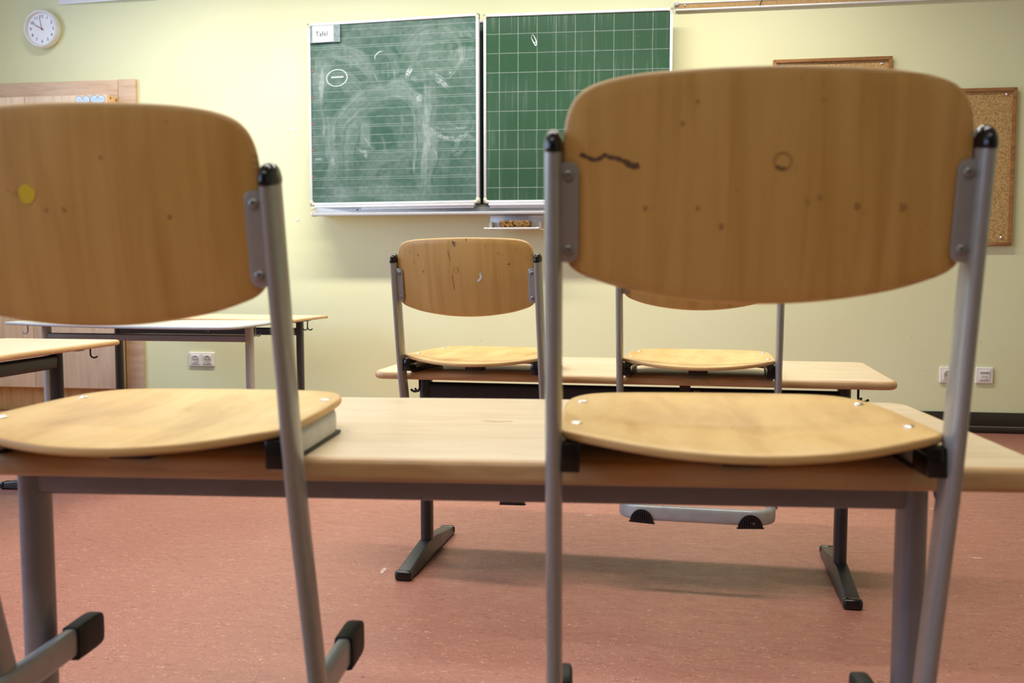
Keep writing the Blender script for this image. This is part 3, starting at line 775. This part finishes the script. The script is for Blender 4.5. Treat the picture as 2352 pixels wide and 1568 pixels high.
def left_field(a, b, Wp, Hp):
    # work in the measured drawing units of the panel: x 85..1165, y 90..1300
    X = 80 + a * 1095; Y = 95 + b * 1205
    n = smooth_noise(a.shape, (60, 56), 5); n2 = smooth_noise(a.shape, (200, 190), 6); n3 = smooth_noise(a.shape, (7, 6), 8)
    n4 = smooth_noise(a.shape, (26, 24), 9); n5 = smooth_noise(a.shape, (320, 300), 10); nv = smooth_noise(a.shape, (10, 150), 11)
    X0, Y0 = X, Y
    X = X + (smooth_noise(a.shape, (9, 9), 21) - .5) * 46 + (n4 - .5) * 12; Y = Y + (smooth_noise(a.shape, (9, 9), 22) - .5) * 46 + (n4 - .5) * 10
    acc = .055 + .09 * n3 + .03 * n
    S = lambda pts, w, s, sd, k=1.0, soft=.4: stroke(acc, X, Y, pts, w, s, sd, k, soft)
    T = lambda pts, w, s, sd, k=.8, soft=.7: stroke(acc, X0 + (n2 - .5) * 9, Y0 + (n2 - .5) * 9, pts, w, s, sd, k, soft)
    # broad sponge wipes
    S([(380, 320), (390, 180), (560, 125), (720, 150), (760, 250)], 150, .13, 8)
    S([(690, 380), (790, 250), (930, 180), (1050, 220), (1080, 360), (1000, 480)], 190, .15, 11)
    S([(720, 420), (880, 370), (1040, 360)], 170, .10, 12)
    S([(160, 640), (165, 420), (215, 300), (320, 285), (420, 370), (500, 520)], 150, .13, 4)
    S([(240, 360), (330, 460), (420, 620)], 150, .09, 41)
    S([(230, 1080), (245, 880), (300, 740), (400, 620), (560, 550), (690, 560), (790, 640), (830, 780), (838, 1000), (812, 1240)], 130, .16, 1)
    S([(290, 1060), (300, 900), (370, 760), (480, 660), (640, 620), (750, 690)], 80, .09, 2)
    S([(330, 1100), (335, 940), (370, 820), (420, 740)], 80, .13, 3)
    S([(150, 380), (140, 660), (130, 1010)], 100, .14, 5)
    S([(200, 680), (212, 900), (226, 1130)], 96, .15, 6)
    S([(470, 1230), (480, 1080), (590, 980), (780, 920)], 150, .11, 16)
    S([(570, 1230), (600, 1100), (760, 1040)], 90, .07, 17)
    S([(120, 1300), (330, 1215), (640, 1235), (880, 1310)], 110, .09, 18)
    S([(170, 1120), (330, 1190), (640, 1170)], 120, .07, 19)
    S([(860, 480), (890, 700), (860, 1000), (850, 1240)], 90, .10, 14)
    S([(940, 900), (950, 1060), (930, 1230)], 110, .06, 32)
    S([(560, 560), (720, 600), (860, 660)], 150, .06, 35)
    S([(940, 800), (1030, 830), (1090, 770), (1060, 700)], 80, .08, 21)
    # clean swipes
    S([(990, 300), (1080, 275), (1170, 300)], 70, -.75, 51)
    S([(330, 400), (400, 430), (470, 500)], 60, -.6, 52)
    S([(500, 750), (560, 860), (600, 960)], 190, -.55, 53)
    S([(560, 620), (700, 640), (790, 700)], 70, -.4, 54)
    S([(640, 260), (650, 340), (640, 400)], 60, -.5, 55)
    S([(960, 560), (1050, 600), (1130, 650)], 150, -.35, 56)
    S([(880, 1100), (1000, 1180), (1120, 1200)], 120, -.3, 57)
    # lighter, sharper traces
    S([(172, 400), (158, 640)], 34, .26, 7)
    S([(205, 300), (300, 340), (380, 420)], 40, .10, 42)
    S([(540, 330), (600, 285), (645, 380), (620, 480)], 60, .13, 10)
    S([(760, 480), (900, 465), (1040, 450)], 60, .13, 13)
    S([(850, 520), (868, 640), (850, 800), (802, 1235)], 52, .17, 44)
    S([(770, 560), (768, 800), (764, 1160)], 20, .16, 15)
    S([(455, 715), (440, 800), (432, 930)], 74, .20, 24)
    S([(545, 820), (578, 960)], 22, .10, 33)
    S([(670, 690), (672, 860)], 26, .10, 34)
    S([(1040, 240), (1075, 330), (1040, 440)], 30, .14, 45)
    S([(1030, 230), (960, 175), (1000, 150)], 40, .10, 46)
    for (cx, cy, ln, ang, sd) in ((520, 470, 90, 1.2, 60), (600, 420, 110, 1.5, 61), (640, 440, 90, 1.45, 62), (930, 480, 90, .5, 63), (960, 520, 80, .9, 64), (840, 560, 110, 1.4, 65), (860, 600, 120, 1.5, 66), (245, 780, 120, 1.7, 67), (175, 780, 140, 1.6, 68), (905, 990, 90, 1.4, 69), (1010, 470, 90, -.9, 70), (760, 1050, 120, 1.55, 71), (470, 900, 120, 1.0, 72)):
        dx, dy = math.cos(ang) * ln / 2, math.sin(ang) * ln / 2
        T([(cx - dx, cy - dy), (cx + 4, cy), (cx + dx, cy + dy)], 16, .22, sd)
    blot = np.clip(n2 * 1.6 - .35, 0, 1)
    before = acc.copy()
    T([(880, 820), (940, 868), (1050, 884), (1135, 825)], 40, .55, 20); T([(900, 800), (960, 822), (1120, 812)], 26, .3, 47)
    T([(1035, 940), (1050, 890), (1100, 872), (1155, 900)], 46, .5, 22); T([(1000, 930), (1035, 985), (1080, 960)], 34, .25, 23)
    T([(395, 925), (430, 948), (480, 952)], 26, .6, 25); T([(452, 960), (458, 1000)], 30, .35, 48)
    T([(752, 420), (738, 445), (720, 470)], 40, 1.0, 26); T([(795, 590), (803, 612), (798, 640)], 52, .8, 27)
    T([(905, 490), (950, 530), (985, 555)], 44, .45, 28); T([(690, 470), (740, 480), (800, 500)], 40, .4, 29)
    T([(110, 990), (168, 994)], 26, .9, 30); T([(990, 465), (1010, 462)], 22, .9, 49); T([(230, 980), (236, 1030)], 30, .3, 50)
    acc = before + (acc - before) * (.25 + 1.1 * blot)
    acc *= .74 + .30 * n + .12 * n5 + .12 * nv
    acc += .40 * np.clip((n5 - .95) * 20, 0, 1) * (n4 > .45) + .22 * np.clip((n2 - .93) * 14, 0, 1) * (n > .5)
    edge = np.clip(1 - np.minimum(np.minimum(a, 1 - a) * 60, np.minimum(b * 70, (1 - b) * 42)), 0, 1)
    acc = np.maximum(acc, edge * (.05 + .75 * n2 * (b > .9) + .35 * n2 * (b <= .9)))
    X, Y = X0, Y0
    acc *= .66
    # crisp chalk drawing: ring with a dash, and a small hook
    th = np.arctan2((Y - 458) / 54, (X - 268) / 68); rr = np.hypot((X - 268) / 68, (Y - 458) / 54)
    acc = np.maximum(acc, np.clip(1.25 - np.abs(rr - 1 + .03 * np.sin(2 * th)) * 60 / 3.2, 0, 1) * (.75 + .25 * n2))
    acc = np.maximum(acc, np.clip(1.3 - np.abs(Y - 453 - (X - 270) * -.01) / 5, 0, 1) * ((X > 231) & (X < 312)) * .95)
    stroke(acc, X, Y, [(521, 352), (520, 330), (545, 305), (572, 300)], 9, .5, 40, .3)
    # ruled writing lines in groups of four
    lines = np.zeros(a.shape)
    per = 1205 / 6.98
    for g in range(-1, 8):
        for k in (0, .315, .63, .925):
            y0 = 272 - 5 + (g - 0) * per + k * per - per * .0
            lines = np.maximum(lines, np.clip(1.15 - np.abs(Y - y0) / 2.0, 0, 1))
    acc = np.maximum(acc, lines * (.30 + .12 * n))
    return np.clip(acc, 0, 1)

def right_field(a, b, Wp, Hp):
    x = a * Wp; y = b * Hp
    n = smooth_noise(a.shape, (60, 56), 15); n2 = smooth_noise(a.shape, (200, 190), 16); n3 = smooth_noise(a.shape, (7, 6), 18)
    nv = smooth_noise(a.shape, (6, 120), 19)
    acc = .012 + .02 * n3 + .10 * np.clip(nv - .62, 0, 1) * n3 * 2
    acc += .3 * np.clip((n2 - .95) * 16, 0, 1) * (n > .6)
    g = .0945
    gx = np.abs((x - .079 + g / 2) % g - g / 2); gy = np.abs((y - .098 + g / 2) % g - g / 2)
    ln = np.maximum(np.clip(1.6 - gx / .0011, 0, 1), np.clip(1.6 - gy / .0011, 0, 1))
    acc = np.maximum(acc, ln * (.24 + .1 * n))
    # little chalk crayon outline
    X = 1113 + a * 432; Y = 33 + b * 434
    for p in ([(1224, 86), (1226.5, 82.5), (1230, 85), (1236, 99), (1234.5, 107), (1230, 101), (1225, 91), (1224, 86)], [(1229.5, 101), (1237, 98.5)]):
        stroke(acc, X, Y, [q for q in p], 2.3, .95, 50, .1, .6)
    edge = np.clip(1 - np.minimum(np.minimum(a, 1 - a) * 90, np.minimum(b * 90, (1 - b) * 60)), 0, 1)
    return np.clip(np.maximum(acc, edge * (.02 + .3 * n2)), 0, 1)

pan_l, PL, WL = chalk_panel((-1.830, 4.822), (-.918, 4.757), 1.126, 2.058, 620, 640, left_field, 'board_left', 'ruled green panel smeared with chalk')
pan_r, PR_, WR = chalk_panel((-.896, 4.775), (.034, 4.800), 1.126, 2.056, 640, 640, right_field, 'board_right', 'clean green panel with a squared grid')
# red dots down the margin of the ruled panel
bm = bmesh.new()
for k in range(6):
    p = PL(.022 - .0005 * k, 2.058 - (.247 + .1365 * k) * .985, .0004)
    lathe(bm, [(.0042, -.001), (.0042, 0), (0, .0006)], Matrix.Translation(p) @ Matrix.Rotation(PI / 2, 4, 'X'), 10)
bobj('margin_dots', bm, 'red_dot', pan_l)
# back board, wall rails and chalk ledge
bm = bmesh.new(); bx(bm, (-1.72, WY - .052, 1.10), (-.06, WY - .04, 2.035)); bobj('back_board', bm, 'board_dark')
bm = bmesh.new(); bx(bm, (-1.70, WY - .056, 2.035), (-.08, WY - .03, 2.05), .002); bx(bm, (-1.6, WY - .04, 1.3), (-1.5, WY, 1.36)); bx(bm, (-.3, WY - .04, 1.3), (-.2, WY, 1.36)); bobj('wall_rail', bm, 'alu_dull')
bm = bmesh.new()
bx(bm, (-1.795, WY - .10, 1.076), (-.02, WY, 1.112), .002)
bx(bm, (-1.785, WY - .075, 1.112), (-.03, WY, 1.123), .001)
ledge = bobj('ledge_box', bm, 'alu_dull')
bm = bmesh.new(); bx(bm, (-1.80, WY - .150, 1.068), (-.015, WY - .098, 1.0765), .003, 3); bx(bm, (-1.80, WY - .152, 1.068), (-.015, WY - .144, 1.083), .003, 3); bobj('chalk_ledge', bm, 'alu_dull')
for xx in (-1.806, -.021):
    bm = bmesh.new(); bx(bm, (xx, WY - .154, 1.066), (xx + .012, WY - .095, 1.085), .003); bobj('ledge_end', bm, 'cream_plastic')
for s_, xx in ((-1, -1.80), (1, -.015)):
    bm = bmesh.new(); lathe(bm, [(.006, 0), (.006, .012), (.004, .014), (0, .014)], Matrix.Translation((xx, WY - .11, 1.108)) @ Matrix.Rotation(s_ * PI / 2, 4, 'Y'), 14); bobj('ledge_screw', bm, 'chrome')
bm = bmesh.new(); lathe(bm, [(.004, 0), (.004, .001), (0, .002)], Matrix.Translation((-1.57, WY - .1005, 1.10)) @ Matrix.Rotation(PI / 2, 4, 'X'), 10); bobj('ledge_hole', bm, 'hole')
# sponge tray hanging below
bm = bmesh.new(); bx(bm, (-.872, WY - .085, 1.0), (-.598, WY - .079, 1.076), .001); bx(bm, (-.872, WY - .09, 1.058), (-.598, WY - .075, 1.066), .002)
tray = bobj('sponge_tray', bm, 'alu')
bm = bmesh.new(); bx(bm, (-.885, WY - .155, .993), (-.625, WY - .079, .997), .001); bx(bm, (-.885, WY - .158, .993), (-.625, WY - .151, 1.001), .003, 3); bobj('tray_lip', bm, 'alu', tray)
for xx in (-.880, -.618):
    bm = bmesh.new(); bx(bm, (xx - .012, WY - .160, .9915), (xx + .008, WY - .148, 1.0025), .005, 4); bobj('tray_knob', bm, 'cream_plastic', tray)
for xx in (-.872, -.617):
    bm = bmesh.new(); bx(bm, (xx, WY - .12, .998), (xx + .016, WY - .078, 1.032), .003); bobj('tray_side', bm, 'cream_plastic', tray)
for xx, s_ in ((-.868, 1), (-.612, 1)):
    bm = bmesh.new(); tube(bm, [(xx, WY - .14, .994), (xx + .02 * s_, WY - .135, .990), (xx + .035 * s_, WY - .13, .9875)], .0012, 6); bobj('wire_end', bm, 'alu_dull', tray)
# sponge
bm = bmesh.new()
plate(bm, rrect(.158, .036, .012, 6), -.027, .027, .008, lambda a, b, t: (a + .0012 * mnoise.noise((a * 60, b * 60, t * 60)), t + .0012 * mnoise.noise((a * 60 + 9, b * 60, t * 60)), b + .0018 * mnoise.noise((a * 50, b * 50, t * 50 + 5))), 4, 4)
o = obj('sponge', bm, 'sponge', None, (-.738, WY - .116, 1.0155 + .0035)); tag(o, 'brown holed sponge lying in the tray below the chalkboard', 'sponge')
# paper sign taped on the ruled panel
nL = Vector((-.0711, -.9975, 0)); dL = Vector((.9975, -.0711, 0))
sg = thing('paper_sign', 'white paper sign reading Tafel taped to the chalkboard corner', 'sign', PL(.085, 1.995, .0035))
SO = Vector(sg.location)
def sobj(name, bm, mats):
    bmesh.ops.translate(bm, vec=-SO, verts=bm.verts[:]); return obj(name, bm, mats, sg)
def slab(a0, a1, b0, b1, t0, t1):
    bm = bmesh.new(); plate(bm, densify([(a0, b0), (a1, b0), (a1, b1), (a0, b1)], .02), t0, t1, .0002, lambda a, b, t: PL(a, b, t + .0006 * mnoise.noise((a * 90, b * 90, 2))), 3, 1); return bm
sobj('tape', slab(.015, .182, 1.957, 2.0435, .0068, .0075), 'tape')
sobj('sheet', slab(.030, .146, 1.960, 2.0415, .0082, .009), 'paper')
bm = text_bm('Tafel', .035, .0003)
bmesh.ops.transform(bm, matrix=Matrix.Translation(PL(.081, 2.0, .0098)) @ Matrix.Rotation(math.atan2(dL.y, dL.x), 4, 'Z') @ Matrix.Rotation(PI / 2, 4, 'X'), verts=bm.verts[:])
sobj('lettering', bm, 'black_ink')

# ------------------------------------------------------------------ other things on the front wall
# map rail (cork strip between aluminium profiles)
rail = thing('display_rail', 'long cork pin rail with aluminium edges right of the chalkboard top', 'rail', (.06, WY, 2.07))
RO = Vector(rail.location)
def robj(name, bm, mats): bmesh.ops.translate(bm, vec=-RO, verts=bm.verts[:]); return obj(name, bm, mats, rail)
bm = bmesh.new(); bx(bm, (.050, WY - .012, 2.072), (2.70, WY, 2.098)); robj('cork_strip', bm, 'cork_plain')
bm = bmesh.new(); bx(bm, (.046, WY - .018, 2.064), (2.705, WY, 2.0725), .002); robj('lower_profile', bm, 'alu')
bm = bmesh.new(); bx(bm, (.046, WY - .016, 2.0975), (2.705, WY, 2.103), .002); robj('upper_profile', bm, 'alu')
bm = bmesh.new(); bx(bm, (.040, WY - .022, 2.088), (.062, WY, 2.106), .003); robj('end_stop', bm, 'alu_dull')
bm = bmesh.new(); tube(bm, [(.452, WY - .014, 2.073), (.456, WY - .02, 2.09), (.463, WY - .016, 2.10)], .0018, 6); robj('rail_hook', bm, 'black_plastic')
for xx in (.092, .825):
    bm = bmesh.new(); lathe(bm, [(.006, 0), (.005, .002), (0, .003)], Matrix.Translation((xx, WY - .012, 2.088)) @ Matrix.Rotation(PI / 2, 4, 'X'), 12); robj('screw', bm, 'chrome')

def cork_board(x0, x1, z0, z1, label, pins):
    r = thing('cork_board', label, 'pinboard', ((x0 + x1) / 2, WY, z0)); o_ = Vector(r.location)
    def q(name, bm, mats): bmesh.ops.translate(bm, vec=-o_, verts=bm.verts[:]); return obj(name, bm, mats, r)
    bm = bmesh.new(); bx(bm, (x0 + .01, WY - .010, z0 + .01), (x1 - .01, WY, z1 - .01)); q('cork_panel', bm, 'cork')
    bm = bmesh.new(); f = .017
    def strip(pts):
        a = [bm.verts.new((x, WY - .0005, z)) for x, z in pts]; b = [bm.verts.new((x, WY - .022, z)) for x, z in pts]
        bm.faces.new(a); bm.faces.new(b[::-1])
        for i in range(4): bm.faces.new((a[i], a[(i + 1) % 4], b[(i + 1) % 4], b[i]))
    strip([(x0, z0), (x1, z0), (x1 - f, z0 + f), (x0 + f, z0 + f)]); strip([(x0, z1), (x1, z1), (x1 - f, z1 - f), (x0 + f, z1 - f)])
    strip([(x0, z0), (x0, z1), (x0 + f, z1 - f), (x0 + f, z0 + f)]); strip([(x1, z0), (x1, z1), (x1 - f, z1 - f), (x1 - f, z0 + f)])
    bmesh.ops.bevel(bm, geom=bm.edges[:], offset=.002, segments=2, affect='EDGES')
    q('frame', bm, 'cork_frame')
    for px, pz in pins:
        bm = bmesh.new(); lathe(bm, [(.0075, 0), (.0075, .002), (.004, .005), (.0018, .004), (0, .004)], Matrix.Translation((px, WY - .010, pz)) @ Matrix.Rotation(PI / 2, 4, 'X'), 14); q('screw', bm, 'chrome')
    return r
cork_board(1.10, 1.640, .905, 1.648, 'cork board in a brown wood frame above the right wall sockets', [(1.598, 1.617), (1.597, .944), (1.14, 1.617), (1.14, .944)])
cork_board(.52, 1.075, 1.10, 1.811, 'cork board in a brown wood frame, all but its top edge hidden by a chair', [(1.03, 1.78), (.56, 1.78)])

# clock
ck = thing('wall_clock', 'round white wall clock showing about two minutes to ten', 'clock', (-3.375, WY, 2.105)); CO = Vector(ck.location)
def cobj(name, bm, mats, sm=35): return obj(name, bm, mats, ck, smooth=sm)
RY = Matrix.Rotation(PI / 2, 4, 'X')
R_ = .104
bm = bmesh.new(); lathe(bm, [(0, 0), (R_ * .93, 0), (R_ * .98, .012), (R_, .028), (R_ * .985, .040), (R_ * .93, .047), (R_ * .87, .045), (R_ * .83, .036), (R_ * .82, .028)], RY, 64); cobj('clock_case', bm, 'clock_rim')
bm = bmesh.new(); lathe(bm, [(0, .029), (R_ * .825, .029), (R_ * .825, .026)], RY, 64); cobj('dial', bm, 'clock_face')
for k in range(1, 13):
    a = math.radians(90 - 30 * k)
    bm = text_on_wall(text_bm(str(k), .0235, .0002), .0665 * math.cos(a), -.0297, .0665 * math.sin(a)); cobj('numeral', bm, 'ink', 0)
def hand(name, ang, l, tail, w, y, mat):
    bm = bmesh.new(); a = math.radians(90 - ang); d = Vector((math.cos(a), 0, math.sin(a))); p = Vector((-d.z, 0, d.x))
    q = [d * -tail + p * w, d * -tail - p * w, d * l - p * w * .6, d * l + p * w * .6]
    f = [bm.verts.new(v + Vector((0, y, 0))) for v in q]; g = [bm.verts.new(v + Vector((0, y + .0008, 0))) for v in q]
    bm.faces.new(f); bm.faces.new(g[::-1])
    for i in range(4): bm.faces.new((f[i], f[(i + 1) % 4], g[(i + 1) % 4], g[i]))
    cobj(name, bm, mat, 0)
hand('hour_hand', 298.5, .050, .008, .0020, -.0312, 'dark_hand')
hand('minute_hand', 349, .074, .008, .0013, -.0324, 'blue_hand')
hand('second_hand', 299.5, .070, .020, .0007, -.0336, 'red_hand')
bm = bmesh.new(); lathe(bm, [(.004, .029), (.004, .0345), (0, .035)], RY, 16); cobj('hub', bm, 'red_hand')

# paper poster, only its lower edge in view
bm = bmesh.new(); plate(bm, densify([(-3.285, 2.236), (-2.70, 2.246), (-2.70, 2.62), (-3.285, 2.62)], .06), 0, .0008, .0002,
    lambda a, b, t: (a, WY - .004 - .018 * max(0, 1 - (b - 2.22) / .12) ** 2 * max(0, min(1, (a + 3.29) / .4)) - t, b), 4, 1)
o = obj('paper_poster', bm, 'paper'); tag(o, 'white paper poster hanging right of the clock, cut by the picture top', 'poster')

# built-in cupboard with two hearts
cab = thing('cupboard', 'pale maple cupboard built into the wall behind the left tables', 'cupboard', (-3.5, 4.775, 0)); KO = Vector(cab.location)
def kobj(name, bm, mats): bmesh.ops.translate(bm, vec=-KO, verts=bm.verts[:]); return obj(name, bm, mats, cab)
CF = 4.775
bm = bmesh.new(); bx(bm, (XL + .02, CF + .02, .135), (-2.943, WY - .024, 1.722), .001); kobj('carcass', bm, 'cab_edge')
bm = bmesh.new(); bx(bm, (XL + .02, WY - .05, 0), (-2.945, WY - .024, .135), .001); kobj('plinth', bm, 'cab_edge')
for a, b in ((XL + .02, -3.424), (-3.421, -2.943)):
    bm = bmesh.new(); bx(bm, (a, CF, .142), (b, CF + .0195, 1.722), .001); kobj('door', bm, 'cab_wood')
for py, pz in ((4.814, 1.710), (4.868, 1.706)):
    bm = bmesh.new(); disc(bm, 0, 0, .0065, .0065, lambda a, b, t, py=py, pz=pz: (-2.9427, py + a, pz + b), 0, 14); kobj('peg_hole', bm, 'scratch')
def heart(cx, cz, label, txt):
    h = thing('paper_heart', label, 'heart', (cx, CF, cz), 0, 'paper hearts on the cupboard')
    pts = []
    for k in range(48):
        a = 2 * PI * k / 48
        pts.append((.0470 * math.sin(a) ** 3 * .90, .0455 / 15 * (13 * math.cos(a) - 5 * math.cos(2 * a) - 2 * math.cos(3 * a) - math.cos(4 * a)) * .88 - .004))
    bm = bmesh.new()
    n = len(pts); vs = [bm.verts.new((x, -.0012, z)) for x, z in pts]; vb = [bm.verts.new((x, -.0002, z)) for x, z in pts]
    bm.faces.new(vs); bm.faces.new(vb[::-1])
    for i in range(n): bm.faces.new((vs[i], vs[(i + 1) % n], vb[(i + 1) % n], vb[i]))
    obj('sheet', bm, 'blue_paper', h)
    bm = bmesh.new(); ribbon(bm, pts + [pts[0], pts[1]], .0018, lambda a, b, t: (a, -.0016, b), 0); obj('outline', bm, 'heart_line', h)
    if txt: bm = text_on_wall(text_bm(txt, .026, .0001), 0, -.0016, .008); obj('lettering', bm, 'heart_ink', h, smooth=0)
    else:
        bm = bmesh.new(); ribbon(bm, spline([(-.028, .006), (-.022, .014), (-.018, .004), (-.010, .010), (-.004, .003), (.004, .012), (.010, .004), (.018, .012), (.026, .005)], 5, False), .0016, lambda a, b, t: (a, -.0016, b), 0)
        obj('lettering', bm, 'heart_ink', h)
heart(-3.080, 1.690, 'left pale blue paper heart on the cupboard, its writing too faint to read', None)
heart(-2.993, 1.692, 'right pale blue paper heart on the cupboard, at its corner, reading Zahlen', 'Zahlen')

# wall sockets
def plate_frame(root, w, h):
    bm = bmesh.new()
    plate(bm, rrect(w, h, .005, 4), 0, .0095, .005, lambda a, b, t: (a, -t, b), 2, 4); return obj('cover_frame', bm, 'white_plastic', root)
def outlet(root, cx):
    bm = bmesh.new(); plate(bm, rrect(.055, .055, .003, 3, cx), .0095, .0115, .001, lambda a, b, t: (a, -t, b), 2, 2); ins = obj('insert', bm, 'white_plastic', root)
    bm = bmesh.new(); T = Matrix.Translation((cx, -.0115, 0)) @ RY
    lathe(bm, [(.0225, 0), (.0225, .0018), (.0205, .0022), (.0195, .0012), (.0192, .0003), (0, .0003)], T, 32); obj('outlet_ring', bm, 'socket_recess', ins)
    for dx, dz, r in ((-.0095, 0, .0028), (.0095, 0, .0028), (0, 0, .0016), (0, -.0165, .0022), (0, .0165, .0022)):
        bm = bmesh.new(); lathe(bm, [(r, .0003), (r, .0009), (0, .0009)], Matrix.Translation((cx + dx, -.0115, dz)) @ RY, 12); obj('contact_hole', bm, 'hole', ins)
so1 = thing('wall_socket', 'white double wall socket behind the pale grey-topped table', 'socket', (-2.501, WY, .2985), 0, 'wall sockets')
plate_frame(so1, .150, .079); outlet(so1, -.0355); outlet(so1, .0355)
so2 = thing('wall_socket', 'white single power socket with a round outlet, half hidden by a chair post', 'socket', (1.380, WY, .280), 0, 'wall sockets')
plate_frame(so2, .081, .080); outlet(so2, 0)
so3 = thing('network_socket', 'white network socket with a rectangular port near the skirting, rightmost on the wall', 'socket', (1.545, WY, .280))
plate_frame(so3, .081, .080)
bm = bmesh.new(); plate(bm, rrect(.052, .052, .002, 3), .0095, .0115, .001, lambda a, b, t: (a, -t, b), 2, 2); ins = obj('insert', bm, 'white_plastic', so3)
bm = bmesh.new(); bx(bm, (-.0215, -.0122, .009), (.0215, -.0114, .0175), .0003); obj('label_window', bm, 'alu_dull', ins)
bm = bmesh.new()
for a in (-.012, .006): bx(bm, (a, -.0125, .0125), (a + .010, -.0121, .0142))
obj('label_print', bm, 'black_ink', ins)
bm = bmesh.new(); bx(bm, (-.0145, -.0119, -.019), (.0145, -.0112, -.002), .0003); pt = obj('port_recess', bm, 'socket_recess', ins)
bm = bmesh.new(); bx(bm, (-.0125, -.0145, -.019), (.0125, -.0117, -.0125), .001); obj('port_flap', bm, 'white_plastic', pt)

# bits of white tape left on the wall
for k, (px, pz, s, lab) in enumerate(((-1.961, 1.832, .012, 'white tape scrap on the wall beside the chalkboard, topmost of three'), (-1.949, 1.537, .016, 'white tape scrap on the wall beside the chalkboard, middle of three'), (-1.938, 1.058, .012, 'white tape scrap on the wall, just left below the chalkboard ledge'))):
    bm = bmesh.new()
    ol = [(math.cos(a) * s * (.6 + .4 * random.random()), math.sin(a) * s * (.5 + .4 * random.random())) for a in [2 * PI * i / 9 for i in range(9)]]
    plate(bm, densify(ol, .006), 0, .0015, .0004, lambda a, b, t: (a, -t - .002 * abs(mnoise.noise((a * 150, b * 150, k))), b), 2, 1)
    o = obj('tape_scrap', bm, 'paper', None, (px, WY, pz)); tag(o, lab, 'tape', 'tape scraps')

# pale scuffs and chalk smears trodden on the linoleum belong to the floor
fl = bpy.data.objects['floor']
scuffs = [((1355, 1183), .035, .010, .3), ((1585, 1249), .05, .005, .05), ((2245, 1281), .03, .010, .1), ((1975, 1267), .04, .004, 0), ((2218, 1225), .03, .005, -.4), ((1975, 1197), .02, .004, 0), ((2142, 1168), .012, .012, 0), ((880, 1310), .012, .05, .1)]
def floor_pt(px):
    X = (px[0] - 1176) / F_PX; U = -(px[1] - 784) / F_PX
    cp, sp_ = math.cos(PITCH), math.sin(PITCH); yy = cp + U * sp_; zz = -sp_ + U * cp
    c, s = math.cos(YAW), math.sin(YAW); r = Vector((X * c - yy * s, X * s + yy * c, zz)); return r * (HC / -r.z)
t = NT('floor_scuff'); v = t.coord(); n = t.noise(v, 160, 3, .7)
c = t.mix(t.rng(n, .42, .6), lin(186, 128, 108), lin(206, 196, 190)); M['scuff'] = t.done(c, .5)
for px, l, w, rot in scuffs:
    p = floor_pt(px); bm = bmesh.new(); ca, sa = math.cos(rot), math.sin(rot)
    k0 = random.random() * 9
    disc(bm, 0, 0, l / 2, w / 2, lambda a, b, t: (p.x + a * ca - b * sa + .003 * mnoise.noise((a * 200, b * 200, k0)), p.y + a * sa + b * ca + .003 * mnoise.noise((a * 150, b * 150, k0 + 3)), .0004), 0, 18, .12)
    obj('scuff_mark', bm, 'scuff', fl)

# ------------------------------------------------------------------ light
def area(name, loc, rot, sx, sy, power, col):
    l = bpy.data.lights.new(name, 'AREA'); l.shape = 'RECTANGLE'; l.size = sx; l.size_y = sy; l.energy = power; l.color = col
    o = bpy.data.objects.new(name, l); C.objects.link(o); o.location = loc; o.rotation_euler = rot; return o
warm = (1.0, .96, .89)
fl_ = area('tube_front', (-1.0, 4.0, 2.75), (0, 0, 0), 3.7, .10, 82, warm); fl_.data.spread = math.radians(136)
l_ = area('tube_middle', (-.9, 1.9, 3.08), (0, 0, 0), 3.6, .14, 34, warm); l_.data.spread = math.radians(104)
l_ = area('fill_rear', (-.9, -.9, 3.08), (0, 0, 0), 3.6, .14, 26, warm); l_.data.spread = math.radians(110)  # unseen fill added behind the camera to brighten the chair backs
for k, (a, b) in enumerate(wins):
    area('daylight_%d' % k, (XL - .05, (a + b) / 2, 1.8), (0, -PI / 2, 0), 1.8, b - a, (48, 56, 54)[k], (.44, .62, 1.0))
w = bpy.data.worlds.new('world'); bpy.context.scene.world = w; w.use_nodes = True
w.node_tree.nodes['Background'].inputs[0].default_value = (.55, .7, 1, 1); w.node_tree.nodes['Background'].inputs[1].default_value = .6

vs = bpy.context.scene.view_settings
vs.view_transform = 'Standard'; vs.look = 'None'; vs.exposure = 0.0; vs.gamma = 1.0; vs.use_curve_mapping = False
